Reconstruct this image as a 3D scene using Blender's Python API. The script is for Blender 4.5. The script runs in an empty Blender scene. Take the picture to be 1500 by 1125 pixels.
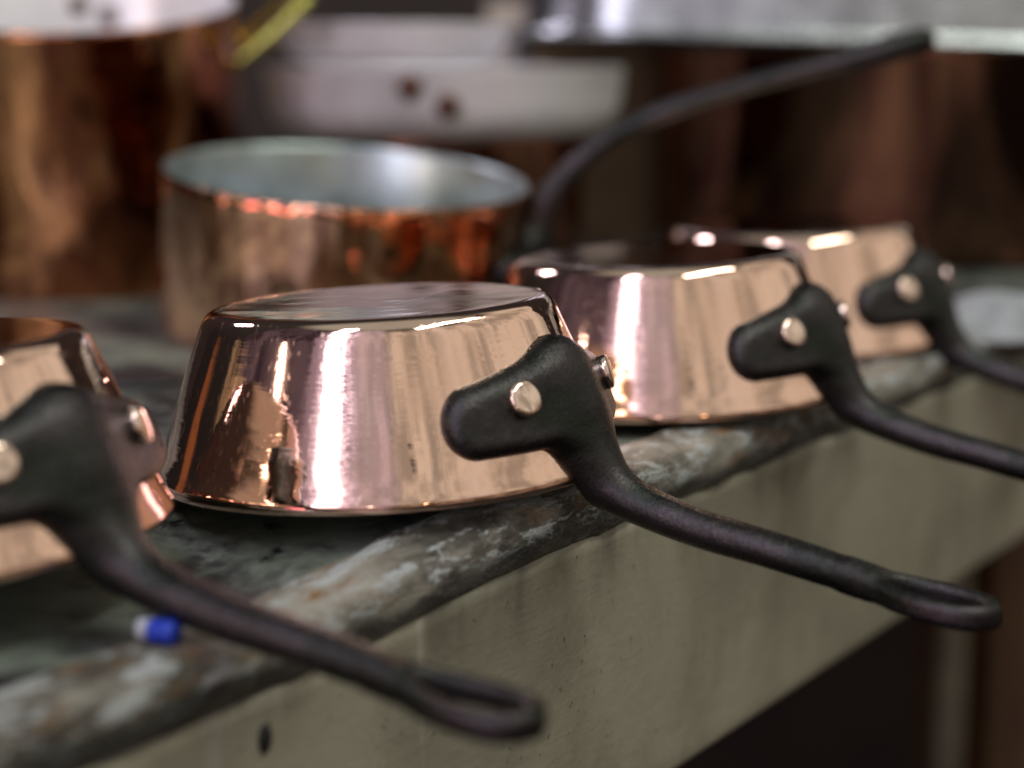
import bpy, math, random
import numpy as np
from mathutils import Vector, Matrix
random.seed(7); rng = np.random.default_rng(7)
S = 0.01                      # everything below is written in centimetres
SC = bpy.context.scene
COL = SC.collection
PI = math.pi

# ------------------------------------------------------------------ helpers
def link_mesh(name, verts, faces, mat, parent=None, smooth=True, mats=None, fmat=None):
    me = bpy.data.meshes.new(name)
    me.from_pydata([tuple(float(c) * S for c in v) for v in verts], [], [tuple(int(i) for i in f) for f in faces])
    me.validate(); me.update()
    for m in (mats or [mat]): me.materials.append(m)
    if fmat is not None:
        for p, k in zip(me.polygons, fmat): p.material_index = k
    me.polygons.foreach_set('use_smooth', [smooth] * len(me.polygons))
    o = bpy.data.objects.new(name, me); COL.objects.link(o)
    if parent: o.parent = parent
    return o

def tag(o, label=None, cat=None, group=None, kind=None):
    if label: o['label'] = label
    if cat: o['category'] = cat
    if group: o['group'] = group
    if kind: o['kind'] = kind
    return o

def empty(name, loc, rot=(0, 0, 0)):
    o = bpy.data.objects.new(name, None); COL.objects.link(o)
    o.empty_display_size = 0.03
    o.location = [c * S for c in loc]; o.rotation_euler = rot
    return o

def lathe(profile, n=96, wob=None, closed=True):
    """profile: (r, z) list, closed loop or open with r=0 ends"""
    V, Fc = [], []
    P = list(profile); m = len(P)
    idx = []
    for (r, z) in P:
        if r < 1e-6:
            idx.append([len(V)] * n); V.append((0, 0, z))
        else:
            row = []
            for i in range(n):
                a = 2 * PI * i / n
                rr = r + (wob(a, z) if wob else 0)
                row.append(len(V)); V.append((rr * math.cos(a), rr * math.sin(a), z))
            idx.append(row)
    rngj = range(m) if closed else range(m - 1)
    for j in rngj:
        A, B = idx[j], idx[(j + 1) % m]
        for i in range(n):
            k = (i + 1) % n
            f = [A[i], A[k], B[k], B[i]]
            g = []
            for q in f:
                if q not in g: g.append(q)
            if len(g) >= 3: Fc.append(g)
    return V, Fc

def arc_pts(cx, cz, r, a0, a1, n):
    return [(cx + r * math.cos(math.radians(a0 + (a1 - a0) * i / n)), cz + r * math.sin(math.radians(a0 + (a1 - a0) * i / n))) for i in range(n + 1)]

def catmull(P, n):
    P = np.array(P, float); P = np.vstack([2 * P[0] - P[1], P, 2 * P[-1] - P[-2]])
    out = []
    for i in range(1, len(P) - 2):
        for t in np.linspace(0, 1, n, endpoint=False):
            a, b, c, d = P[i - 1], P[i], P[i + 1], P[i + 2]
            out.append(.5 * ((2 * b) + (-a + c) * t + (2 * a - 5 * b + 4 * c - d) * t * t + (-a + 3 * b - 3 * c + d) * t ** 3))
    out.append(P[-2]); return np.array(out)

def tube(path, radii, n=16, caps=True):
    path = np.array(path, float); V, Fc = [], []
    up = np.array([0, 0, 1.0]); T = np.gradient(path, axis=0)
    T /= np.linalg.norm(T, axis=1)[:, None]
    ref = np.cross(T[0], up)
    if np.linalg.norm(ref) < .1: ref = np.array([1.0, 0, 0])
    for i, p in enumerate(path):
        ref = ref - T[i] * (ref @ T[i]); ref /= np.linalg.norm(ref)
        b = np.cross(T[i], ref)
        for k in range(n):
            a = 2 * PI * k / n
            V.append(p + radii[i] * (math.cos(a) * ref + math.sin(a) * b))
    m = len(path)
    for i in range(m - 1):
        for k in range(n):
            l = (k + 1) % n
            Fc.append([i * n + k, i * n + l, (i + 1) * n + l, (i + 1) * n + k])
    if caps:
        Fc.append(list(range(n))[::-1]); Fc.append([(m - 1) * n + k for k in range(n)])
    return V, Fc

def rbox(cx, cy, cz, sx, sy, sz, r=.2, rotz=0.0):
    """bevelled box, centre and full sizes"""
    import bmesh
    bm = bmesh.new(); bmesh.ops.create_cube(bm, size=1)
    for v in bm.verts: v.co = Vector((v.co.x * sx, v.co.y * sy, v.co.z * sz))
    bmesh.ops.bevel(bm, geom=bm.edges[:], offset=r, segments=3, affect='EDGES', profile=.5)
    M = Matrix.Rotation(rotz, 3, 'Z')
    V = [tuple(M @ v.co + Vector((cx, cy, cz))) for v in bm.verts]
    bm.verts.index_update()
    Fc = [[v.index for v in f.verts] for f in bm.faces]
    bm.free(); return V, Fc

def merge(*vf):
    V, Fc = [], []
    for v, f in vf:
        o = len(V); V += [tuple(q) for q in v]; Fc += [[i + o for i in g] for g in f]
    return V, Fc

def smin(a, b, k):
    h = np.clip(.5 + .5 * (b - a) / k, 0, 1)
    return b * (1 - h) + a * h - k * h * (1 - h)

def surface_nets(D, org, h):
    neg = D < 0
    nx, ny, nz = D.shape
    c = [(0,0,0),(1,0,0),(0,1,0),(1,1,0),(0,0,1),(1,0,1),(0,1,1),(1,1,1)]
    cnt = np.zeros((nx-1, ny-1, nz-1), np.int8)
    for dx, dy, dz in c: cnt += neg[dx:nx-1+dx, dy:ny-1+dy, dz:nz-1+dz]
    act = (cnt > 0) & (cnt < 8)
    ids = -np.ones(act.shape, np.int64); I = np.argwhere(act); ids[act] = np.arange(len(I))
    val = [D[I[:,0]+dx, I[:,1]+dy, I[:,2]+dz] for dx, dy, dz in c]
    acc = np.zeros((len(I), 3)); n = np.zeros(len(I))
    for a in range(8):
        for b in range(a + 1, 8):
            if sum(abs(c[a][k] - c[b][k]) for k in range(3)) != 1: continue
            m = (val[a] < 0) != (val[b] < 0)
            t = np.where(m, val[a] / np.where(m, val[a] - val[b], 1), 0)[:, None]
            p = np.array(c[a]) + t * (np.array(c[b]) - np.array(c[a]))
            acc += np.where(m[:, None], p, 0); n += m
    V = (I + acc / n[:, None]) * h + np.array(org)
    Fc = []
    for ax in range(3):
        sl0 = [slice(None)] * 3; sl1 = [slice(None)] * 3
        sl0[ax] = slice(0, -1); sl1[ax] = slice(1, None)
        a, b = neg[tuple(sl0)], neg[tuple(sl1)]
        E = np.argwhere(a != b)
        u, v = (ax + 1) % 3, (ax + 2) % 3
        E = E[(E[:, u] > 0) & (E[:, v] > 0) & (E[:, u] < D.shape[u]-1) & (E[:, v] < D.shape[v]-1)]
        s = a[E[:,0], E[:,1], E[:,2]]
        def cid(du, dv):
            q = E.copy(); q[:, u] -= du; q[:, v] -= dv
            return ids[q[:,0], q[:,1], q[:,2]]
        Q = np.stack([cid(1,1), cid(0,1), cid(0,0), cid(1,0)], 1)
        Q[~s] = Q[~s][:, ::-1]
        Fc.append(Q)
    return V, np.vstack(Fc)

# ------------------------------------------------------------------ materials
class NT:
    def __init__(s, tree): s.t = tree; s.N = tree.nodes; s.L = tree.links
    def new(s, ty, **kw):
        n = s.N.new(ty)
        for k, v in kw.items(): setattr(n, k, v)
        return n
    def set(s, sock, v):
        if v is None: return
        if isinstance(v, bpy.types.NodeSocket): s.L.new(v, sock)
        else: sock.default_value = v
    def math(s, op, a, b=None, c=None, clamp=False):
        n = s.new('ShaderNodeMath', operation=op, use_clamp=clamp)
        s.set(n.inputs[0], a); s.set(n.inputs[1], b); s.set(n.inputs[2], c)
        return n.outputs[0]
    def ramp(s, v, a, b, lo=0., hi=1., kind='SMOOTHSTEP'):
        n = s.new('ShaderNodeMapRange', interpolation_type=kind)
        s.set(n.inputs[0], v); n.inputs[1].default_value = a; n.inputs[2].default_value = b
        n.inputs[3].default_value = lo; n.inputs[4].default_value = hi
        return n.outputs[0]
    def noise(s, vec, scale, detail=4, rough=.55, dist=0., col=False):
        n = s.new('ShaderNodeTexNoise'); s.set(n.inputs['Vector'], vec)
        n.inputs['Scale'].default_value = scale; n.inputs['Detail'].default_value = detail
        n.inputs['Roughness'].default_value = rough; n.inputs['Distortion'].default_value = dist
        return n.outputs[1 if col else 0]
    def mix(s, f, a, b, blend='MIX'):
        n = s.new('ShaderNodeMix', data_type='RGBA', blend_type=blend)
        s.set(n.inputs[0], f)
        for sock, v in ((n.inputs[6], a), (n.inputs[7], b)):
            if isinstance(v, (tuple, list)): v = (*v, 1) if len(v) == 3 else v
            s.set(sock, v)
        return n.outputs[2]
    def mapping(s, vec, scale=(1,1,1), rot=(0,0,0), loc=(0,0,0)):
        n = s.new('ShaderNodeMapping'); s.set(n.inputs[0], vec)
        n.inputs[1].default_value = loc; n.inputs[2].default_value = rot; n.inputs[3].default_value = scale
        return n.outputs[0]
    def bump(s, h, strength, dist, nrm=None):
        n = s.new('ShaderNodeBump'); s.set(n.inputs['Height'], h)
        n.inputs['Strength'].default_value = strength; n.inputs['Distance'].default_value = dist
        if nrm is not None: s.L.new(nrm, n.inputs['Normal'])
        return n.outputs[0]

def material(name):
    m = bpy.data.materials.new(name); m.use_nodes = True
    t = NT(m.node_tree); b = t.N['Principled BSDF']
    tc = t.new('ShaderNodeTexCoord').outputs['Object']
    return m, t, b, tc

def cyl_coords(t, tc, ka, kz):
    """(angle*ka, 0, z*kz) so that noise runs round the lathe axis"""
    sx = t.new('ShaderNodeSeparateXYZ'); t.L.new(tc, sx.inputs[0])
    r = t.math('SQRT', t.math('ADD', t.math('MULTIPLY', sx.outputs[0], sx.outputs[0]), t.math('MULTIPLY', sx.outputs[1], sx.outputs[1])))
    nx = t.math('DIVIDE', sx.outputs[0], t.math('ADD', r, 1e-5)); ny = t.math('DIVIDE', sx.outputs[1], t.math('ADD', r, 1e-5))
    c = t.new('ShaderNodeCombineXYZ')
    t.L.new(t.math('MULTIPLY', nx, ka), c.inputs[0]); t.L.new(t.math('MULTIPLY', ny, ka), c.inputs[1])
    t.L.new(t.math('MULTIPLY', t.math('ADD', sx.outputs[2], t.math('MULTIPLY', r, .15)), kz), c.inputs[2])
    return c.outputs[0], sx, r

def mat_copper_polished():
    m, t, b, tc = material('polished_copper')
    cy, sx, r = cyl_coords(t, tc, .25, 900.)
    lines = t.noise(cy, 1.0, 3, .6)
    cy2, _, _ = cyl_coords(t, tc, .9, 170.)
    broad = t.noise(cy2, 1.0, 2, .5)
    wav = t.noise(tc, 22, 2, .5)
    scr = t.noise(t.mapping(tc, (60, 900, 260), (.3, .5, .8)), 1.0, 2, .5)
    scr2 = t.noise(t.mapping(tc, (700, 50, 300), (.9, .1, .4)), 1.0, 2, .5)
    cy3, _, _ = cyl_coords(t, tc, .5, 420.)
    h = t.math('ADD', t.math('MULTIPLY', lines, .12), t.math('ADD', t.math('MULTIPLY', broad, 1.2), t.math('MULTIPLY', t.noise(cy3, 1., 2, .6), .5)))
    h = t.math('ADD', h, t.math('MULTIPLY', wav, 5.0))
    h = t.math('ADD', h, t.math('MULTIPLY', t.ramp(scr, .66, .74), .12))
    n = t.bump(h, 1.0, .00009)
    t.L.new(n, b.inputs['Normal'])
    sm = t.noise(tc, 35, 4, .6)
    b.inputs['Metallic'].default_value = 1
    t.L.new(t.mix(t.ramp(sm, .35, .7), (.955, .65, .53), (.935, .61, .48)), b.inputs['Base Color'])
    rg = t.math('ADD', t.ramp(sm, .4, .75, .035, .10), t.math('MULTIPLY', t.ramp(scr2, .58, .70), .13))
    t.L.new(rg, b.inputs['Roughness'])
    return m

def mat_copper_rivet():
    m, t, b, tc = material('rivet_copper')
    b.inputs['Metallic'].default_value = 1
    b.inputs['Base Color'].default_value = (.90, .68, .58, 1)
    b.inputs['Roughness'].default_value = .07
    h = t.noise(tc, 90, 4, .5)
    t.L.new(t.bump(h, .5, .0003), b.inputs['Normal'])
    return m

def mat_copper_old(name, c1, c2, rough, ham=1.0, scale=30., dist=.004, lo=.44, hi=.56):
    m, t, b, tc = material(name)
    v = t.new('ShaderNodeTexVoronoi', feature='SMOOTH_F1'); t.L.new(tc, v.inputs['Vector'])
    v.inputs['Scale'].default_value = scale * 1.6; v.inputs['Smoothness'].default_value = .5
    n1 = t.noise(t.mapping(tc, (1, 1, .28)), scale * .9, 2, .5)
    h = t.math('ADD', t.math('MULTIPLY', v.outputs[0], ham), t.math('MULTIPLY', n1, 2.4))
    t.L.new(t.bump(h, 1, dist), b.inputs['Normal'])
    st = t.noise(t.mapping(tc, (1, 1, .45)), scale * .7, 5, .62, .4)
    t.L.new(t.mix(t.ramp(st, lo, hi), (*c1, 1), (*c2, 1)), b.inputs['Base Color'])
    b.inputs['Metallic'].default_value = 1
    t.L.new(t.ramp(st, .3, .7, rough * .8, rough * 1.6), b.inputs['Roughness'])
    return m

def mat_metal(name, col, rough, bump=.3, sc=60., metallic=1., brushed=None):
    m, t, b, tc = material(name)
    n = t.noise(tc, sc, 5, .6)
    t.L.new(t.mix(t.ramp(n, .3, .7), tuple(c * .8 for c in col), tuple(min(1, c * 1.1) for c in col)), b.inputs['Base Color'])
    b.inputs['Metallic'].default_value = metallic
    t.L.new(t.ramp(n, .3, .7, rough * .85, rough * 1.25), b.inputs['Roughness'])
    t.L.new(t.bump(n, bump, .001), b.inputs['Normal'])
    return m

def mat_iron():
    m, t, b, tc = material('cast_iron')
    fine = t.noise(tc, 1150, 3, .7)
    mid = t.noise(tc, 420, 4, .6, .3)
    big = t.noise(tc, 45, 3, .5)
    h = t.math('ADD', t.math('MULTIPLY', fine, .36), t.math('MULTIPLY', mid, .38))
    h = t.math('ADD', h, t.math('MULTIPLY', big, 2.2))
    t.L.new(t.bump(h, 1.0, .00065), b.inputs['Normal'])
    t.L.new(t.mix(t.ramp(big, .35, .65), (.028, .030, .027), (.058, .049, .052)), b.inputs['Base Color'])
    b.inputs['Metallic'].default_value = .9
    b.inputs['Specular IOR Level'].default_value = .6
    t.L.new(t.ramp(fine, .35, .65, .18, .33), b.inputs['Roughness'])
    return m

def mat_tray():
    m, t, b, tc = material('worn_zinc_top')
    a = t.noise(tc, 14, 6, .6, .5); c = t.noise(tc, 55, 5, .65, .3); d = t.noise(tc, 330, 3, .6)
    col = t.mix(t.ramp(a, .42, .60), (.040, .038, .040), (.22, .25, .20))
    col = t.mix(t.ramp(c, .50, .68), col, (.17, .185, .165))
    col = t.mix(t.ramp(c, .44, .30), col, (.012, .012, .014))
    t.L.new(col, b.inputs['Base Color'])
    b.inputs['Metallic'].default_value = .25
    t.L.new(t.ramp(c, .3, .7, .34, .62), b.inputs['Roughness'])
    h = t.math('ADD', t.math('MULTIPLY', c, 1.), t.math('MULTIPLY', d, .35))
    t.L.new(t.bump(h, .8, .0016), b.inputs['Normal'])
    return m

def mat_lip():
    m, t, b, tc = material('worn_painted_edge')
    tm = t.mapping(tc, (1, 1, 1.3), (0, 0, -math.radians(57.3)))   # x runs along the edge
    a = t.noise(t.mapping(tm, (.6, 1, 1)), 30, 8, .66, .25)
    c = t.noise(t.mapping(tm, (.5, 1.2, 1.2)), 95, 7, .74, .15)
    d = t.noise(tm, 520, 4, .65)
    e = t.noise(tm, 20, 3, .5, .3)
    col = t.mix(t.ramp(a, .40, .62), (.080, .068, .052), (.41, .37, .31))
    col = t.mix(t.ramp(c, .51, .57), col, (.54, .55, .545))
    col = t.mix(t.math('MULTIPLY', t.ramp(c, .47, .38), t.ramp(e, .40, .56)), col, (.26, .125, .035))
    col = t.mix(t.ramp(a, .36, .26), col, (.008, .008, .009))
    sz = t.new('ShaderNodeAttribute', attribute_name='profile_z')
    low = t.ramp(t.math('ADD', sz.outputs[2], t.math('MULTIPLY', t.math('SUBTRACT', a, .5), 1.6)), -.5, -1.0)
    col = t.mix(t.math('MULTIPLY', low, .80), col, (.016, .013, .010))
    t.L.new(col, b.inputs['Base Color'])
    t.L.new(t.ramp(c, .3, .7, .60, .26), b.inputs['Roughness'])
    h = t.math('ADD', t.math('MULTIPLY', c, 1.2), t.math('ADD', t.math('MULTIPLY', d, .6), t.math('MULTIPLY', a, 1.5)))
    t.L.new(t.bump(h, 1., .0030), b.inputs['Normal'])
    return m

def mat_apron():
    m, t, b, tc = material('olive_painted_board')
    tm = t.mapping(tc, (1, 1, 1), (0, 0, -math.radians(57.3)))
    a = t.noise(tm, 9, 5, .6, .3)
    streak = t.noise(t.mapping(tm, (17, 17, 3.0)), 1., 4, .6)
    fine = t.noise(t.mapping(tm, (1, 1, .8), (0, .5, 0)), 340, 4, .65)
    dr = t.noise(t.mapping(tm, (70, 70, 2.)), 1., 2, .5)
    brush = t.noise(t.mapping(tm, (60, 60, 520), (0, .45, 0)), 1., 3, .6)
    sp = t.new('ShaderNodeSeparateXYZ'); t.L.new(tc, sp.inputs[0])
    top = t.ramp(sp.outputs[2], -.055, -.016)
    col = t.mix(t.ramp(a, .38, .62), (.25, .23, .172), (.36, .33, .255))
    col = t.mix(t.math('MULTIPLY', t.ramp(streak, .60, .76), .5), col, (.14, .09, .045))
    col = t.mix(t.math('MULTIPLY', t.ramp(dr, .64, .70), .55), col, (.50, .47, .42))
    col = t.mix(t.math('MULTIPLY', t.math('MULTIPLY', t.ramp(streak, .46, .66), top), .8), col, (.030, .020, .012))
    col = t.mix(t.math('MULTIPLY', t.ramp(fine, .64, .72), .75), col, (.05, .04, .03))
    t.L.new(col, b.inputs['Base Color'])
    b.inputs['Roughness'].default_value = .5
    h = t.math('ADD', t.math('MULTIPLY', fine, .5), t.math('MULTIPLY', brush, .22))
    h = t.math('ADD', h, t.math('MULTIPLY', a, 4.))
    t.L.new(t.bump(h, .8, .0008), b.inputs['Normal'])
    return m

def mat_plain(name, col, rough=.6, col2=None, sc=30., bump=.2, spec=.5):
    m, t, b, tc = material(name)
    n = t.noise(tc, sc, 5, .6, .2)
    t.L.new(t.mix(t.ramp(n, .35, .65), tuple(col), tuple(col2 or [c * .7 for c in col])), b.inputs['Base Color'])
    b.inputs['Roughness'].default_value = rough
    b.inputs['Specular IOR Level'].default_value = spec
    t.L.new(t.bump(n, bump, .002), b.inputs['Normal'])
    return m

COPPER = mat_copper_polished(); RIVET = mat_copper_rivet(); IRON = mat_iron()
TIN = mat_metal('tin_lining', (.50, .56, .57), .34, .15, 40.)
TINW = mat_metal('pale_tin', (.90, .87, .90), .34, .10, 10., .35)
STEEL = mat_metal('stainless_steel', (.50, .51, .53), .25, .15, 25.)
BRASS = mat_metal('brass', (.60, .55, .14), .25, .2, 60.)
COP_MID = mat_copper_old('hammered_copper', (.97, .55, .36), (.34, .15, .07), .07, .35, 26., .0045, .42, .56)
COP_BIG = mat_copper_old('tarnished_hammered_copper', (1.0, .46, .22), (.26, .085, .04), .08, .7, 15., .006)
BROWNRIVET = mat_metal('tarnished_rivet', (.11, .05, .035), .35, .2, 60., .6)
COP_DARK = mat_copper_old('dark_brown_copper', (.40, .16, .10), (.12, .06, .04), .07, .1, 7., .0006)
DULL = mat_metal('dull_greenish_metal', (.20, .20, .17), .5, .3, 30., .6)
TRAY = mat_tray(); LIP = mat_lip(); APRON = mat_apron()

# ------------------------------------------------------------------ cast iron handle (SDF -> surface nets)
def cast_handle(name, R0, slope_r, outline, stem, ring, h=.085, thick=.66, bulge=.26, bulge_w=1.5, par=None, sref=7.2):
    """R0: wall radius at z=0; slope_r: dR/dz. outline: tapered capsules (s0,z0,r0,s1,z1,r1).
    stem / ring: lists of (x, y, z, r) in cm with +x the way the handle points."""
    allp = np.array(stem + ring); lo = np.minimum(allp[:, :3].min(0) - 1.3, [R0 * .55, -6.4, -1.0]); 
    hi = np.maximum(allp[:, :3].max(0) + 1.3, [R0 + 2, 6.4, 5.6])
    nx, ny, nz = [int(math.ceil((hi[k] - lo[k]) / h)) for k in range(3)]
    X = lo[0] + h * np.arange(nx)[:, None, None]; Y = lo[1] + h * np.arange(ny)[None, :, None]; Z = lo[2] + h * np.arange(nz)[None, None, :]
    def splat(pts):
        D = np.full((nx, ny, nz), 9.0)
        for (x, y, z, r) in pts:
            w = r + .7
            i0, i1 = max(0, int((x - w - lo[0]) / h)), min(nx, int((x + w - lo[0]) / h) + 2)
            j0, j1 = max(0, int((y - w - lo[1]) / h)), min(ny, int((y + w - lo[1]) / h) + 2)
            k0, k1 = max(0, int((z - w - lo[2]) / h)), min(nz, int((z + w - lo[2]) / h) + 2)
            d = np.sqrt((X[i0:i1] - x) ** 2 + (Y[:, j0:j1] - y) ** 2 + (Z[:, :, k0:k1] - z) ** 2) - r
            np.minimum(D[i0:i1, j0:j1, k0:k1], d, out=D[i0:i1, j0:j1, k0:k1])
        return D
    Ds = splat(stem); 
    if ring:
        Ds = smin(Ds, splat(ring), .35)
    # plate only in the near part of the grid
    ni = min(nx, int((R0 + 2.4 - lo[0]) / h))
    Xp = X[:ni]
    r = np.sqrt(Xp ** 2 + Y ** 2) + 0 * Z
    s = np.arctan2(Y, Xp) * sref + 0 * Z
    cs = 1 / math.sqrt(1 + slope_r ** 2)
    n = (r - (R0 + slope_r * Z)) * cs
    G = None
    for (s0, z0, r0, s1, z1, r1) in outline:
        ds, dz = s1 - s0, z1 - z0
        t = np.clip(((s - s0) * ds + (Z - z0) * dz) / (ds * ds + dz * dz), 0, 1)
        g = np.sqrt((s - s0 - t * ds) ** 2 + (Z - z0 - t * dz) ** 2) - (r0 + (r1 - r0) * t)
        G = g if G is None else smin(G, g, .9)
    T = thick + bulge * np.exp(-(s / bulge_w) ** 2)
    rr = .62
    wx = G + rr; wy = np.abs(n) - (T - rr)
    P = np.minimum(np.maximum(wx, wy), 0) + np.sqrt(np.maximum(wx, 0) ** 2 + np.maximum(wy, 0) ** 2) - rr
    D = Ds
    D[:ni] = smin(D[:ni], P, 1.2)
    D[:ni] = np.maximum(D[:ni], -n - .02)      # the back follows the wall
    V, Fc = surface_nets(D, lo, h)
    o = link_mesh(name, V, Fc, IRON, par)
    return o

def dense(P, step=.12):
    C = catmull(P, 24)
    return [tuple(c) for c in C]

# ------------------------------------------------------------------ the four upturned pans
R_RIM, R_TOP, HT = 8.0, 5.95, 5.94
KS = -(R_RIM - R_TOP) / HT * .93
def pan_outer():
    """outer wall from rim (z=0) to base (z=HT)"""
    P = [(8.02, .10), (8.10, .16), (8.14, .30), (8.08, .50), (7.96, .75), (7.83, 1.05)]
    for i in range(1, 15):
        z = 1.05 + (HT - .55 - 1.05) * i / 14
        r = 7.83 + (6.22 - 7.83) * i / 14 + .05 * math.sin(PI * i / 14)
        P.append((r, z))
    P += [(6.14, 5.56), (6.05, 5.70), (5.94, 5.82), (5.80, 5.90), (5.62, 5.935), (5.35, 5.94), (4.8, 5.93), (4, 5.915), (3, 5.90), (1.5, 5.888), (0, 5.885)]
    return P

def make_saucepan():
    root = empty('saucepan', (0, 0, 0))
    outer = pan_outer()
    inner = [(0, 5.62), (3, 5.63), (5.2, 5.62), (5.6, 5.5), (5.78, 5.2)] + [(5.78 + (7.62 - 5.78) * i / 8, 5.2 + (.9 - 5.2) * i / 8) for i in range(1, 9)] + [(7.86, .3), (7.9, .12)]
    V, Fc = lathe([(7.93, .07)] + outer + [(0, 5.63)] + [(r + .02, z + .01) for r, z in inner[1:]], 192, closed=True)
    body = link_mesh('pan_body', V, Fc, COPPER, root)
    lv, lf = lathe([(r - .012, z - .012) for r, z in inner], 128, closed=False)
    link_mesh('tin_lining', lv, lf, TIN, root)
    stem = [(6.9, 0, 2.9, .80), (7.1, 0, 2.2, .95), (7.15, 0, 1.55, 1.02), (7.5, 0, .78, .92), (8.4, 0, -.05, .77), (10.1, 0, -.80, .65), (12.0, 0, -1.38, .60), (14.0, 0, -1.80, .57), (16.0, 0, -2.26, .545), (17.6, 0, -2.66, .47)]
    C = dense(stem)
    st = [(x, y + sy * .10, z, r) for (x, y, z, r) in C for sy in (-1, 1)]
    half = [(16.9, .10, -2.50, .34), (17.9, .44, -2.74, .28), (18.8, .80, -2.95, .26), (19.7, .95, -3.11, .25), (20.5, .88, -3.24, .26), (21.1, .55, -3.31, .28), (21.36, 0, -3.34, .29)]
    H1 = dense(half); rg = [(x, sy * y, z + dz, r) for (x, y, z, r) in H1 for sy in (-1, 1) for dz in (-.13, .0, .13)]
    outline = [(-4.22, 2.60, 1.17, 0, 3.02, 1.62), (4.22, 2.60, 1.17, 0, 3.02, 1.62), (0, 2.6, 1.5, 0, 1.2, .95)]
    cast_handle('handle', 8.02, KS, outline, st, rg, par=root)
    # rivets
    prof = [(0, .20), (.25, .195), (.45, .175), (.56, .14), (.60, .09), (.605, .03), (.60, -.4), (0, -.4)]
    for sg in (-1, 1):
        th = sg * 2.72 / 7.2; z0 = 2.95
        V, Fc = lathe(prof, 40, closed=False)
        n = Vector((math.cos(th), math.sin(th), -KS)).normalized()
        q = n.to_track_quat('Z', 'Y')
        rad = 8.02 + KS * z0
        T = .78
        base = Vector((rad * math.cos(th), rad * math.sin(th), z0)) + n * (T + .0)
        q2 = q @ Matrix.Rotation(.05 * sg, 3, 'X').to_quaternion()
        link_mesh('rivet', [q2 @ Vector(v) + base for v in V], Fc, RIVET, root)
    return root

def children(o): return list(o.children)
def copy_tree(o, parent=None):
    c = o.copy(); COL.objects.link(c); c.parent = parent
    for ch in children(o): copy_tree(ch, c)
    return c

proto = make_saucepan()
G1 = 'upturned copper saucepans in a row along the bench edge'
PANS = [  # x, y, z, tilt_x, tilt_y, handle azimuth, scale, label
    (-4.33, 65.1, .37, -.018, -.050, -29.5, 1.0, 'upturned copper saucepan in sharp focus, its whole handle reaching over the bench edge'),
    (-18.25, 54.6, .46, -.020, -.069, -29.5, 1.0, 'blurred nearest copper saucepan, cut by the left edge, its handle over the lip'),
    (6.38, 80.1, .40, -.01, -.040, -30, 1.006, 'second upturned saucepan from the far end, right behind the sharply focused one'),
    (14.4, 96.2, .30, 0, -.028, -31, .994, 'farthest and smallest-looking upturned copper saucepan, beside the grey cloth'),
]
for i, (x, y, z, tx, ty, az, sc, lab) in enumerate(PANS):
    o = proto if i == 0 else copy_tree(proto)
    o.location = (x * S, y * S, z * S); o.scale = (sc,) * 3
    M = Matrix.Rotation(tx, 3, 'X') @ Matrix.Rotation(ty, 3, 'Y') @ Matrix.Rotation(math.radians(az), 3, 'Z')
    o.rotation_euler = M.to_euler()
    tag(o, lab, 'saucepan', G1)

# ------------------------------------------------------------------ workbench
AE = math.radians(57.3)
ed = np.array([math.cos(AE), math.sin(AE)]); nn = np.array([math.sin(AE), -math.cos(AE)])
def UT(u, t, z): p = u * nn + t * ed; return (p[0], p[1], z)
def dip(u, t, z):
    # the front of the bench sags and is worn back where the nearest pan's handle lies
    a = min(1, max(0, (52. - t) / 12.)); a = a * a * (3 - 2 * a)
    b = min(1, max(0, (u + 50.) / 12.)); b = b * b * (3 - 2 * b)
    return UT(u - 1.25 * a * b, t, z - 1.2 * a * b)

def vnoise(x, seed, amp=1.):
    r = np.random.default_rng(seed); g = r.uniform(-1, 1, 4096)
    i = np.floor(x).astype(int); f = x - i; f = f * f * (3 - 2 * f)
    return amp * (g[i % 4096] * (1 - f) + g[(i + 1) % 4096] * f)

bench = empty('workbench', UT(-60, 70, 0))
bx, by = UT(-60, 70, 0)[:2]
def off(V): return [(v[0] - bx, v[1] - by, v[2]) for v in V]
# lip
prof = [(-34.4, -.5), (-34.3, -.05), (-34.1, .12), (-33.9, .28), (-33.6, .36), (-33.1, .37), (-32.6, .33), (-32.15, .26), (-31.8, .16), (-31.58, .0), (-31.5, -.22), (-31.50, -.6), (-31.55, -.95), (-31.65, -1.3), (-31.85, -1.6), (-32.1, -1.9), (-32.6, -1.9)]
ts = np.concatenate([np.arange(5, 30, .5), np.arange(30, 95, .22), np.arange(95, 190, 1.)])
V = []
for t in ts:
    for j, (u, z) in enumerate(prof):
        amp = 1.0 if j > 1 else .3
        du = vnoise(np.array([t / 1.7 + j * .23]), 3 + j // 4)[0] * .10 + vnoise(np.array([t / .55 + j * 1.7]), 13)[0] * .035 + vnoise(np.array([t / 6.]), 19)[0] * .05
        dz = vnoise(np.array([t / 2.1 + j * .31]), 23)[0] * .07 + vnoise(np.array([t / .5 + j * 2.3]), 29)[0] * .025
        if j in (5, 6, 7): dz = dz * .6 - .02
        V.append(dip(u + du * amp, t, z + dz * amp))
m = len(prof); Fc = []
for i in range(len(ts) - 1):
    for j in range(m):
        k = (j + 1) % m
        Fc.append([i * m + j, (i + 1) * m + j, (i + 1) * m + k, i * m + k])
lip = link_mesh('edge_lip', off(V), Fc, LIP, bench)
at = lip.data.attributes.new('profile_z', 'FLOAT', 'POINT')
at.data.foreach_set('value', [prof[k % m][1] for k in range(len(V))])
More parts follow.
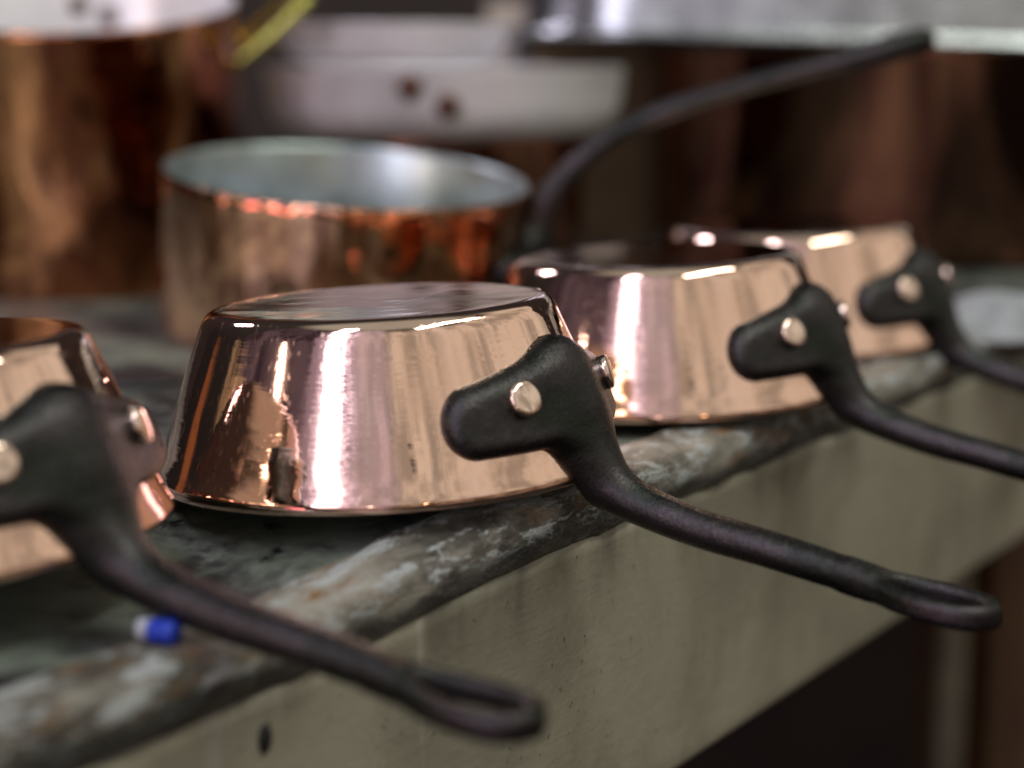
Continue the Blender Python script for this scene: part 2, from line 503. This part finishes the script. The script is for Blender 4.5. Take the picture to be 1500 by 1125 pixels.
# tray surface
us = np.concatenate([np.arange(-34.2, -60, -.6), np.arange(-60, -215, -5.)]); tt = np.arange(-10, 260, 1.2)
V, Fc = [], []
for i, u in enumerate(us):
    for j, t in enumerate(tt):
        z = vnoise(np.array([t / 7 + u / 9]), 41)[0] * .04 + vnoise(np.array([t / 2.3 - u / 2.]), 43)[0] * .02 - .05
        V.append(dip(u, t, z))
nt = len(tt)
for i in range(len(us) - 1):
    for j in range(nt - 1): Fc.append([i * nt + j, i * nt + j + 1, (i + 1) * nt + j + 1, (i + 1) * nt + j])
o = link_mesh('bench_top', off(V), Fc, TRAY, bench)
md = o.modifiers.new('thick', 'SOLIDIFY'); md.thickness = .012; md.offset = 1 if False else -1
# apron
pa = [(-34.1, -12.4), (-32.15, -12.4), (-31.95, -12.32), (-31.88, -12.1)] + [(-31.88, -12.1 + 10.4 * k / 20) for k in range(1, 21)] + [(-32.1, -1.6), (-34.1, -1.6)]
tsa = np.concatenate([np.arange(-10, 60, 1.), np.arange(60, 260, 5.)]); m = len(pa); V = []; Fc = []
for t in tsa:
    for (u, z) in pa: V.append(dip(u, t, z))
for i in range(len(tsa) - 1):
    for j in range(m):
        k = (j + 1) % m; Fc.append([i * m + j, (i + 1) * m + j, (i + 1) * m + k, i * m + k])
Fc.append(list(range(m))); Fc.append([(len(tsa) - 1) * m + k for k in range(m)][::-1])
link_mesh('apron', off(V), Fc, APRON, bench)
# screw in the apron
tag(bench, 'olive painted workbench with a worn zinc top and chipped front lip under the pans', 'workbench')

def unp(px, py, z=None, y=None, H=14.72, pitch=.1728, F=2764.):
    c, s = math.cos(pitch), math.sin(pitch)
    d = np.array([(px - 750) / F, c - (py - 562.5) / F * s, -s - (py - 562.5) / F * c])
    t = (z - H) / d[2] if y is None else y / d[1]
    return np.array([0, 0, H]) + t * d

# nail hole / screw head low on the apron
def onface(px, py, uf):
    c, s = math.cos(.1728), math.sin(.1728)
    d = np.array([(px - 750) / 2764., c - (py - 562.5) / 2764. * s, -s - (py - 562.5) / 2764. * c])
    n3 = np.array([nn[0], nn[1], 0]); t = uf / (d @ n3); return np.array([0, 0, 14.72]) + t * d
q = onface(388, 1082, -31.9 - 1.2)
Vs, Fs = lathe([(0, .12), (.28, .10), (.36, .04), (.37, -.1), (0, -.1)], 24, closed=False)
qr = Vector((nn[0], nn[1], 0)).to_track_quat('Z', 'Y')
link_mesh('screw', off([tuple(qr @ Vector((v[0] * .7, v[1] * 1.2, v[2])) + Vector(q)) for v in Vs]), Fs, mat_plain('black_screw', (.012, .011, .010), .6), bench)

# ------------------------------------------------------------------ marker pen behind the near handle
PW = mat_plain('white_plastic', (.42, .44, .50), .35, (.36, .38, .44)); PB = mat_plain('blue_plastic', (.012, .045, .48), .3, (.010, .035, .38))
p0 = unp(240, 930, -.6)
pen = empty('glue_tube', (p0[0], p0[1], -.85))
ax = Vector((-.93, .36, 0)).normalized()
def along(a, b, r0, r1, nm, mt, par):
    L = [a + (b - a) * k / 8 for k in range(9)]
    pts = [ax * l + Vector((0, 0, .34)) for l in L]
    rr = [r0 + (r1 - r0) * k / 8 for k in range(9)]; rr[0] *= .8; rr[-1] *= .85
    V, Fc = tube([tuple(p) for p in pts], rr, 24); link_mesh(nm, V, Fc, mt, par)
along(-.4, .4, .34, .34, 'cap', PB, pen); along(.4, .75, .31, .31, 'barrel', PW, pen)
tag(pen, 'small white tube with a blue cap lying under the nearest handle', 'tube')

# ------------------------------------------------------------------ middle copper pan, right way up
def make_mid():
    c = unp(508, 255, y=101.)
    Rm, Hm = 9.75, 9.0
    tiltM = Matrix.Rotation(math.radians(6.0), 3, 'X') @ Matrix.Rotation(math.radians(4.2), 3, 'Y')
    top = tiltM @ Vector((0, 0, Hm))
    root = empty('copper_pan', (c[0] - top.x, c[1] - top.y, c[2] - top.z))
    root.rotation_euler = tiltM.to_euler()
    prof = [(0, 0), (8.6, 0), (9.0, .12), (9.4, .4), (9.6, 1.0), (9.68, 4), (9.72, 8.2), (9.78, 8.9), (9.74, 9.0), (9.6, 9.0), (9.5, 8.8), (9.42, 4.5), (9.25, 1.2), (8.7, .45), (0, .3)]
    V, Fc = lathe(prof, 128, closed=False)
    link_mesh('pan_body', V, Fc, COP_MID, root)
    V, Fc = lathe([(0, .33), (8.66, .48), (9.2, 1.22), (9.39, 4.5), (9.47, 8.8), (9.58, 9.02), (9.66, 9.03)], 128, closed=False)
    link_mesh('tin_lining', V, Fc, TIN, root)
    # handle towards +x, rising
    inv = tiltM.inverted()
    px = [(775, 398), (783, 345), (800, 300), (832, 255), (878, 213), (935, 180), (1010, 151), (1100, 123), (1200, 97), (1290, 73), (1350, 56)]
    rr = [1.0, .9, .75, .62, .55, .52, .50, .50, .55, .72, .62]
    P = []
    for (a, b), r in zip(px, rr):
        w = unp(a, b, y=101 - 0.0 * r); l = inv @ (Vector(w) - Vector((c[0] - top.x, c[1] - top.y, c[2] - top.z)))
        P.append((l.x, l.y * .25, l.z, r))
    st = dense(P)
    st = [(x, y + sy * .12, z, r) for (x, y, z, r) in st for sy in (-1, 1)]
    z0 = 5.2
    outline = [(-4.2, z0, 1.0, 0, z0, 1.4), (4.2, z0, 1.0, 0, z0, 1.4)]
    cast_handle('handle', 9.45, .045, outline, st, [], h=.13, par=root, sref=9.6)
    prof = [(0, .3), (.4, .28), (.6, .18), (.65, 0), (.65, -.3), (0, -.3)]
    for sg in (-1, 1):
        th = sg * 2.6 / 9.6
        n = Vector((math.cos(th), math.sin(th), 0)); qd = n.to_track_quat('Z', 'Y')
        V, Fc = lathe(prof, 24, closed=False)
        link_mesh('rivet', [qd @ Vector(v) + n * 10.2 + Vector((0, 0, z0)) for v in V], Fc, RIVET, root)
    tag(root, 'upright hammered copper pan with tin lining and long iron handle rising to the right', 'pan')
make_mid()

# ------------------------------------------------------------------ big stock pot far left
def handle_loop(pts, r, mat, name, par, n=14):
    C = catmull(pts, 10); V, Fc = tube(C, [r] * len(C), n); return link_mesh(name, V, Fc, mat, par)
def make_stockpot():
    c = unp(108, 6, y=118.)
    Rm, Hm = 9.7, 18.5
    tl = Matrix.Rotation(math.radians(11.), 3, 'X')
    top = tl @ Vector((0, 0, Hm)); b = (c[0] - top.x, c[1] - top.y + 2, c[2] - top.z)
    root = empty('stock_pot', b); root.rotation_euler = tl.to_euler()
    V, Fc = lathe([(0, 0), (8.9, 0), (9.4, .3), (9.6, 1), (9.65, 9), (9.7, 17.9), (9.85, 18.3), (9.8, 18.5), (9.55, 18.5), (9.4, 18.2), (9.35, 1.2), (8.8, .5), (0, .4)], 112, closed=False)
    link_mesh('pot_body', V, Fc, COP_BIG, root)
    V, Fc = lathe([(0, .45), (8.75, .56), (9.3, 1.25), (9.34, 18.2), (9.5, 18.53), (9.6, 18.53)], 112, closed=False)
    link_mesh('tin_lining', V, Fc, TINW, root)
    for (a, zz) in ((104, 17.0), (92, 16.2)):
        th = math.radians(a); n = Vector((math.cos(th), math.sin(th), 0)); qd = (-n).to_track_quat('Z', 'Y')
        V, Fc = lathe([(0, .35), (.4, .3), (.6, .15), (.62, 0), (0, 0)], 20, closed=False)
        link_mesh('rivet', [qd @ Vector(v) + n * 9.3 + Vector((0, 0, zz)) for v in V], Fc, BROWNRIVET, root)
    handle_loop([(9.5, 2.4, 15.6), (10.3, 2.6, 16.4), (11.6, 2.0, 17.6), (12.8, 1.2, 18.5), (13.9, .4, 19.2), (14.0, -.6, 18.8), (12.6, -1.6, 17.4), (11.2, -2.2, 16.3), (10.3, -2.4, 15.6), (9.5, -2.2, 15.2)], .36, BRASS, 'brass_handle', root)
    tag(root, 'tall tarnished hammered copper pot leaning at the far left with a brass side handle', 'pot')
make_stockpot()

# ------------------------------------------------------------------ pale pans stacked at the back
def pale_pan(name, px0, px1, ytop, ybot, d, mat, label, riv=None, flare=.4):
    a = unp(px0, ytop, y=d); b = unp(px1, ytop, y=d); lo = unp((px0 + px1) / 2, ybot, y=d)
    R = (b[0] - a[0]) / 2; cx = (a[0] + b[0]) / 2; h = a[2] - lo[2]
    root = empty(name, (cx, d + R * .9, lo[2]))
    V, Fc = lathe([(0, 0), (R - 3.2, 0), (R - 2.0, .2), (R - 1.1, .65), (R - .6, 1.3), (R - .3, 2.1), (R, h - .1), (R + .06, h), (R - .1, h + .02), (R - .25, h - .2), (R - .6, 2.1), (R - .9, 1.4), (R - 2.2, .5), (0, .3)], 96, closed=False)
    link_mesh('pan_body', V, Fc, mat, root)
    if riv:
        for (x, y) in riv:
            w = unp(x, y, y=d); th = math.asin(max(-1, min(1, (w[0] - cx) / R))); k = 1.25
            n = Vector((math.sin(th), -math.cos(th), 0)); qd = n.to_track_quat('Z', 'Y')
            V, Fc = lathe([(0, .4), (.5, .35), (.75, .2), (.8, 0), (.8, -.3), (0, -.3)], 20, closed=False)
            link_mesh('rivet', [qd @ Vector(v) + n * (R - .12) + Vector((0, 0, w[2] - lo[2])) for v in V], Fc, BROWNRIVET, root)
    tag(root, label, 'pan'); return root, cx, d + R * .9, R, lo[2]
r1 = pale_pan('shallow_pan', 352, 930, 100, 208, 119., TINW, 'shallow pale metal pan with two copper rivets on its side, lower of the stacked pair', [(601, 127), (657, 155)])
r2 = pale_pan('shallow_pan', 380, 752, 33, 97, 121., TINW, 'smaller pale metal pan without visible rivets, stacked on the wider riveted pan', None)
# dark pot carrying them
V, Fc = lathe([(0, 0), (8.6, 0), (9.0, .3), (9.2, 1), (9.3, r1[4] - .35), (9.4, r1[4] - .02), (9.2, r1[4] - .01), (9.1, r1[4] - .4), (8.9, 1.2), (0, .4)], 96, closed=False)
kb = link_mesh('low_pot', V, Fc, COP_DARK); kb.location = ((r1[1] + .3) * S, r1[2] * S, 0)
tag(kb, 'dull dark copper pot underneath the stacked pale pans', 'pot')

# ------------------------------------------------------------------ big dark copper pot on the right with steel tray on it
pc = unp(1345, 62, y=150.)
RB = 21.
V, Fc = lathe([(0, 0), (19.8, 0), (20.6, .5), (20.9, 1.5), (RB, pc[2] - 1.2), (21.4, pc[2] - .8), (21.4, pc[2] - .45), (20.9, pc[2] - .4), (20.7, pc[2] - 1), (20.6, 1.5), (0, .6)], 128, closed=False)
bp = empty('cauldron', (pc[0], 150., 0))
link_mesh('pot_body', V, Fc, COP_DARK, bp)
tag(bp, 'wide dark brown copper pot at the right under the steel tray', 'pot')

def tray_mesh(L, W, h, r, flange, n=10):
    def ring(hx, hy, rr, z):
        P = []
        for (sx, sy, a0) in ((1, 1, 0), (-1, 1, 90), (-1, -1, 180), (1, -1, 270)):
            for k in range(n + 1):
                a = math.radians(a0 + 90 * k / n)
                P.append((sx * (hx - rr) + rr * math.cos(a), sy * (hy - rr) + rr * math.sin(a), z))
        return P
    rings = [ring(L/2 - 1.2, W/2 - 1.2, r - 1, 0), ring(L/2 - .4, W/2 - .4, r, .15), ring(L/2 - .05, W/2 - .05, r, .6), ring(L/2, W/2, r, 1.0), ring(L/2 + .03, W/2 + .03, r, 1.2), ring(L/2 + .5, W/2 + .5, r, h - .6), ring(L/2 + .6, W/2 + .6, r, h - .3), ring(L/2 + flange, W/2 + flange, r + flange, h), ring(L/2 + flange + .2, W/2 + flange + .2, r + flange, h - .3),
             ring(L/2 + flange, W/2 + flange, r + flange, h + .15), ring(L/2 + .4, W/2 + .4, r, h + .1), ring(L/2 - .3, W/2 - .3, r, .9), ring(L/2 - 1.2, W/2 - 1.2, r - 1, .3)]
    V = [p for R_ in rings for p in R_]; m = len(rings[0]); Fc = []
    for i in range(len(rings) - 1):
        for k in range(m):
            l = (k + 1) % m; Fc.append([i*m+k, i*m+l, (i+1)*m+l, (i+1)*m+k])
    Fc.append(list(range(m))[::-1]); Fc.append([(len(rings)-1)*m + k for k in range(m)])
    return V, Fc
w = unp(1240, 66, y=128.)
V, Fc = tray_mesh(58, 40, 6.5, 8, 1.6)
# turned over, open side down: flange forms the bright lower edge
V = [(x, y, 6.65 - z) for x, y, z in V]; Fc = [f[::-1] for f in Fc]
tr = link_mesh('steel_tray', V, Fc, STEEL); tr.location = (pc[0] * S - .01, 1.50, (pc[2] - .42) * S); tr.rotation_euler = (0, math.radians(1.6), math.radians(-2))
tag(tr, 'large stainless steel tray upside down on top of the dark copper pot', 'tray')

# ------------------------------------------------------------------ cardboard boxes behind
CARD = mat_plain('cardboard', (.36, .26, .17), .8, (.30, .21, .13)); BLUE = mat_plain('blue_grey_tape', (.10, .12, .16), .6)
a = unp(755, 92, y=150.); b = unp(1010, 60, y=150.)
bxo = empty('cardboard_box', ((a[0] + b[0]) / 2, 156, 0))
V, Fc = rbox(0, 0, 8.0, b[0] - a[0], 12, 16.0, .3); link_mesh('box_body', V, Fc, CARD, bxo)
V, Fc = rbox(-(b[0] - a[0]) / 2 + .4, -6.1, 8.0, 1.0, .3, 16.05, .1); link_mesh('tape', V, Fc, BLUE, bxo)
tag(bxo, 'tan cardboard box behind the pans with a blue-grey strip down its corner', 'box')
a = unp(712, 60, y=165.); b = unp(800, 5, y=165.)
o = link_mesh('paper_packet', *rbox(0, 0, 9.6, b[0] - a[0], 5, 19.2, .5), mat_plain('beige_paper', (.55, .46, .38), .8)); o.location = ((a[0] + b[0]) / 2 * S, 1.67, 0)
tag(o, 'beige paper packet standing behind the stacked pale pans', 'packet')

# ------------------------------------------------------------------ small things on the bench
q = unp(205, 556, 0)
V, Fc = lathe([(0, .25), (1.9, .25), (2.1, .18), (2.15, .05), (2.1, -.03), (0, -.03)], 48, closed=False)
o = link_mesh('shadow_disc', V, Fc, mat_plain('shadow_black', (.025, .02, .022), .5)); o.location = (q[0] * S, q[1] * S, 0)  # flat dark disc standing in for a patch of shadow on the bench
tag(o, 'thin dark disc standing in for a shadow on the bench left of the sharp pan', 'disc')
# crumpled cloth right of the farthest pan
q = unp(1465, 478, .3)
nx_, ny_ = 46, 40; V, Fc = [], []
for i in range(nx_):
    for j in range(ny_):
        u, v = i / (nx_ - 1) * 2 - 1, j / (ny_ - 1) * 2 - 1
        e = max(0, 1 - (u * u) ** 2) * max(0, 1 - (v * v) ** 2)
        z = e * (1.1 + .7 * math.sin(5 * u + 3 * math.sin(4 * v)) * math.cos(4.5 * v + 2 * u) + .35 * math.sin(11 * u * v + 7 * v)) + .05
        V.append((5.0 * u + .5 * math.sin(5 * v), 4.2 * v + .4 * math.sin(6 * u), max(.04, z)))
for i in range(nx_ - 1):
    for j in range(ny_ - 1): Fc.append([i*ny_+j, (i+1)*ny_+j, (i+1)*ny_+j+1, i*ny_+j+1])
o = link_mesh('cloth', V, Fc, mat_plain('grey_cloth', (.40, .41, .42), .85, (.28, .29, .30))); o.location = (q[0] * S, q[1] * S, 0)
md = o.modifiers.new('thick', 'SOLIDIFY'); md.thickness = .0012; md.offset = 1
tag(o, 'crumpled grey cloth on the bench right of the farthest upturned pan', 'cloth')

# ------------------------------------------------------------------ setting behind and below
DKW = mat_plain('dark_brown_wall', (.030, .018, .013), .8, (.016, .011, .009), 3., .1)
o = link_mesh('wall', *rbox(0, 262, 20, 420, 4, 240, .2), DKW); tag(o, kind='structure')
o = link_mesh('floor', *rbox(40, 120, -95, 420, 420, 4, .2), mat_plain('dark_floor', (.020, .016, .012), .7, (.012, .010, .008), 6.)); tag(o, kind='structure')
# wooden cabinet and pipe seen under the bench edge at the right
q = unp(1480, 1000, y=170.)
WD = mat_plain('brown_wood', (.13, .070, .022), .6, (.085, .045, .015), 8.)
cab = empty('wooden_cabinet', (q[0] + 22, 180, -93))
link_mesh('cabinet_body', *rbox(0, 0, 34, 50, 30, 68, .5), WD, cab)
link_mesh('door', *rbox(-1, -15.6, 34, 44, 1.2, 60, .3), WD, cab)
hk = link_mesh('door_knob', *lathe([(0, 0), (.7, 0), (.7, 1), (1.4, 1.6), (1.4, 2.4), (0, 2.9)], 24, closed=False), STEEL, cab)
hk.rotation_euler = (PI / 2, 0, 0); hk.location = (.16, -.162, .36)
tag(cab, 'orange-brown wooden cabinet in the dark beyond the bench, lower right', 'cabinet')
q = unp(1392, 1000, y=160.)
V, Fc = tube([(0, 0, -93), (0, 0, -70), (0, 0, -50), (0, 0, -25)], [1.25] * 4, 24)
o = link_mesh('pipe', V, Fc, mat_plain('olive_painted_pipe', (.16, .15, .10), .5)); o.location = (q[0] * S, 1.6, 0)
tag(o, 'upright olive painted pipe beside the brown cabinet, lower right', 'pipe')

# ------------------------------------------------------------------ light: a procedural surround (room behind the camera, with added glows) + lamps, some added
W = bpy.data.worlds.new('World'); SC.world = W; W.use_nodes = True
t = NT(W.node_tree); bg = t.N['Background']
dirv = t.new('ShaderNodeTexCoord').outputs['Generated']
sx = t.new('ShaderNodeSeparateXYZ'); t.L.new(dirv, sx.inputs[0])
phi = t.math('MULTIPLY', t.math('ARCTAN2', sx.outputs[0], t.math('MULTIPLY', sx.outputs[1], -1)), 180 / PI)
el = t.math('MULTIPLY', t.math('ARCSINE', sx.outputs[2]), 180 / PI)
nz = t.noise(dirv, 9, 4, .6); nz2 = t.noise(dirv, 26, 3, .6)
wob = t.math('ADD', t.math('MULTIPLY', t.math('SUBTRACT', nz, .5), 9), t.math('MULTIPLY', t.math('SUBTRACT', nz2, .5), 4))
ph_w = t.math('ADD', phi, wob); el_w = t.math('ADD', el, t.math('MULTIPLY', wob, -.8))
def patch(acc, p0, p1, e0, e1, col, sp=2., se=3., wobble=True, op='MIX'):
    P, Ev = (ph_w, el_w) if wobble else (phi, el)
    a = t.ramp(P, p0 - sp, p0 + sp); b = t.ramp(P, p1 - sp, p1 + sp, 1, 0)
    c = t.ramp(Ev, e0 - se, e0 + se); d = t.ramp(Ev, e1 - se, e1 + se, 1, 0)
    m = t.math('MULTIPLY', t.math('MULTIPLY', a, b), t.math('MULTIPLY', c, d))
    return t.mix(m, acc, col)
cb = t.new('ShaderNodeCombineXYZ'); t.L.new(t.math('MULTIPLY', phi, .15), cb.inputs[0]); t.L.new(t.math('MULTIPLY', el, .75), cb.inputs[1])
jag = t.noise(cb.outputs[0], 1., 3, .6)
cb2 = t.new('ShaderNodeCombineXYZ'); t.L.new(t.math('MULTIPLY', phi, .10), cb2.inputs[0]); t.L.new(t.math('MULTIPLY', el, .06), cb2.inputs[1])
slow = t.noise(cb2.outputs[0], 1., 3, .6)
acc = t.mix(t.ramp(el, -20, 60), (.008, .006, .006), (.035, .035, .035))
acc = patch(acc, 2, 152, 7, 54, t.mix(t.ramp(slow, .38, .62), (.34, .325, .275), (.66, .63, .53)), 8, 4)             # cream wall to the right
acc = patch(acc, 2, 152, -12, 7, t.mix(t.ramp(slow, .4, .6), (.10, .07, .05), (.30, .23, .17)), 8, 3)
acc = patch(acc, 42, 54, 10, 70, (.66, .64, .56), 8, 8)
acc = patch(acc, -20, 5, 5, 60, t.mix(t.ramp(slow, .35, .65), (.36, .34, .38), (.60, .55, .62)), 6, 5)             # pale wall
acc = patch(acc, -48, -18, 0, 62, (.30, .25, .33), 3, 4)
acc = patch(acc, -39, -17, -3, 54, t.mix(t.ramp(jag, .42, .60), (.34, .29, .40), (1.5, 1.4, 1.8)), 3, 3)          # window, part hidden
acc = patch(acc, -35.5, -22.5, -3, 50, t.mix(t.ramp(jag, .42, .50), (.75, .68, .85), (4.8, 4.6, 5.4)), 1.2, 3)
acc = patch(acc, -44, 2, -38, 6, t.mix(t.ramp(slow, .4, .6), (.30, .23, .26), (.62, .50, .58)), 5, 3)  # low pinkish fill added for sheen on the iron and copper
acc = patch(acc, -46, -30, -3.2, -1.5, (5, 2.6, 1.8), 2, .4, False)  # orange and pink glow added to reflect in the dark right-hand pot
acc = patch(acc, -46, -30, -1.7, .2, (6.5, 1.3, 1.7), 2, .4, False)
for (p_, e_, w_, c_) in ((-34, 3, 1.6, (15, 12, 10)), (20, 2, 1.0, (16, 10, 5)), (-6, 6, 1.0, (14, 11, 9)), (-52, 5, 1.2, (10, 7, 5))):  # bright spots added so the hammered copper sparkles
    acc = patch(acc, p_ - w_, p_ + w_, e_ - w_, e_ + w_, c_, .5, .5, False)
acc = patch(acc, 13.5, 17, 25.5, 27.5, (.03, .03, .04), .6, .6)
acc = patch(acc, 13.5, 16, 22.2, 23, (.03, .03, .04), .6, .4)
acc = patch(acc, 23, 27, 19, 24, (.10, .10, .09), .8, 1.5)
acc = patch(acc, -96, -46, 14, 60, t.mix(t.ramp(slow, .4, .6), (.035, .025, .035), (.10, .08, .10)), 3, 3)        # dark cupboards
acc = patch(acc, -100, -50, 6, 17, t.mix(t.ramp(slow, .4, .6), (.26, .19, .11), (.52, .40, .25)), 3, 2)
acc = patch(acc, -121, -115, -12, 9, (.20, .075, .03), 2, 3)
acc = patch(acc, -62.5, -60.5, 22.8, 23.5, (4, .05, .3), .3, .25, False)
acc = patch(acc, -180, 180, 62, 91, (.36, .40, .36), 1, 6, False)   # ceiling
t.L.new(acc, bg.inputs[0]); bg.inputs[1].default_value = 1.0

def area(name, loc, target, sx_, sy_, power, col):
    l = bpy.data.lights.new(name, 'AREA'); l.shape = 'RECTANGLE'; l.size = sx_; l.size_y = sy_
    l.energy = power; l.color = col
    o = bpy.data.objects.new(name, l); COL.objects.link(o); o.location = loc
    o.rotation_euler = (Vector(target) - Vector(loc)).to_track_quat('-Z', 'Y').to_euler(); return o
area('ceiling_tube_lamp', (.75, .35, 1.55), (0, .7, 0), 1.2, .10, 11, (.93, 1, .88))
area('window_lamp', (-.8, -.5, 2.1), (0, .7, 0), .3, .9, 11, (.86, .88, 1.0))


area('added_rim_light', (-1.1, 1.5, 1.0), (0, .65, 0), (.25), .25, 5, (.92, .86, 1.0))  # unseen light added for highlights on the tips of the handle plates
area('added_side_light', (-1.1, .1, .46), (0, .62, 0), .05, .36, 1.3, (1, .84, .74))  # narrow unseen light added for the stem highlight and the gold streak

# ------------------------------------------------------------------ camera
cd = bpy.data.cameras.new('Camera'); cam = bpy.data.objects.new('Camera', cd); COL.objects.link(cam)
cam.location = (0, 0, .1472); cam.rotation_euler = (PI / 2 - .1728, 0, 0)
cd.sensor_width = 36; cd.lens = 2764 / 1500 * 36; cd.clip_start = .02; cd.clip_end = 50
cd.dof.use_dof = True; cd.dof.focus_distance = .635; cd.dof.aperture_fstop = 3.9; cd.dof.aperture_blades = 9
SC.camera = cam
SC.view_settings.view_transform = 'Standard'; SC.view_settings.look = 'None'
SC.view_settings.exposure = 0; SC.view_settings.gamma = 1; SC.view_settings.use_curve_mapping = False
SC.cycles.use_denoising = True
SC.cycles.max_bounces = 8; SC.cycles.glossy_bounces = 6; SC.cycles.sample_clamp_indirect = 6
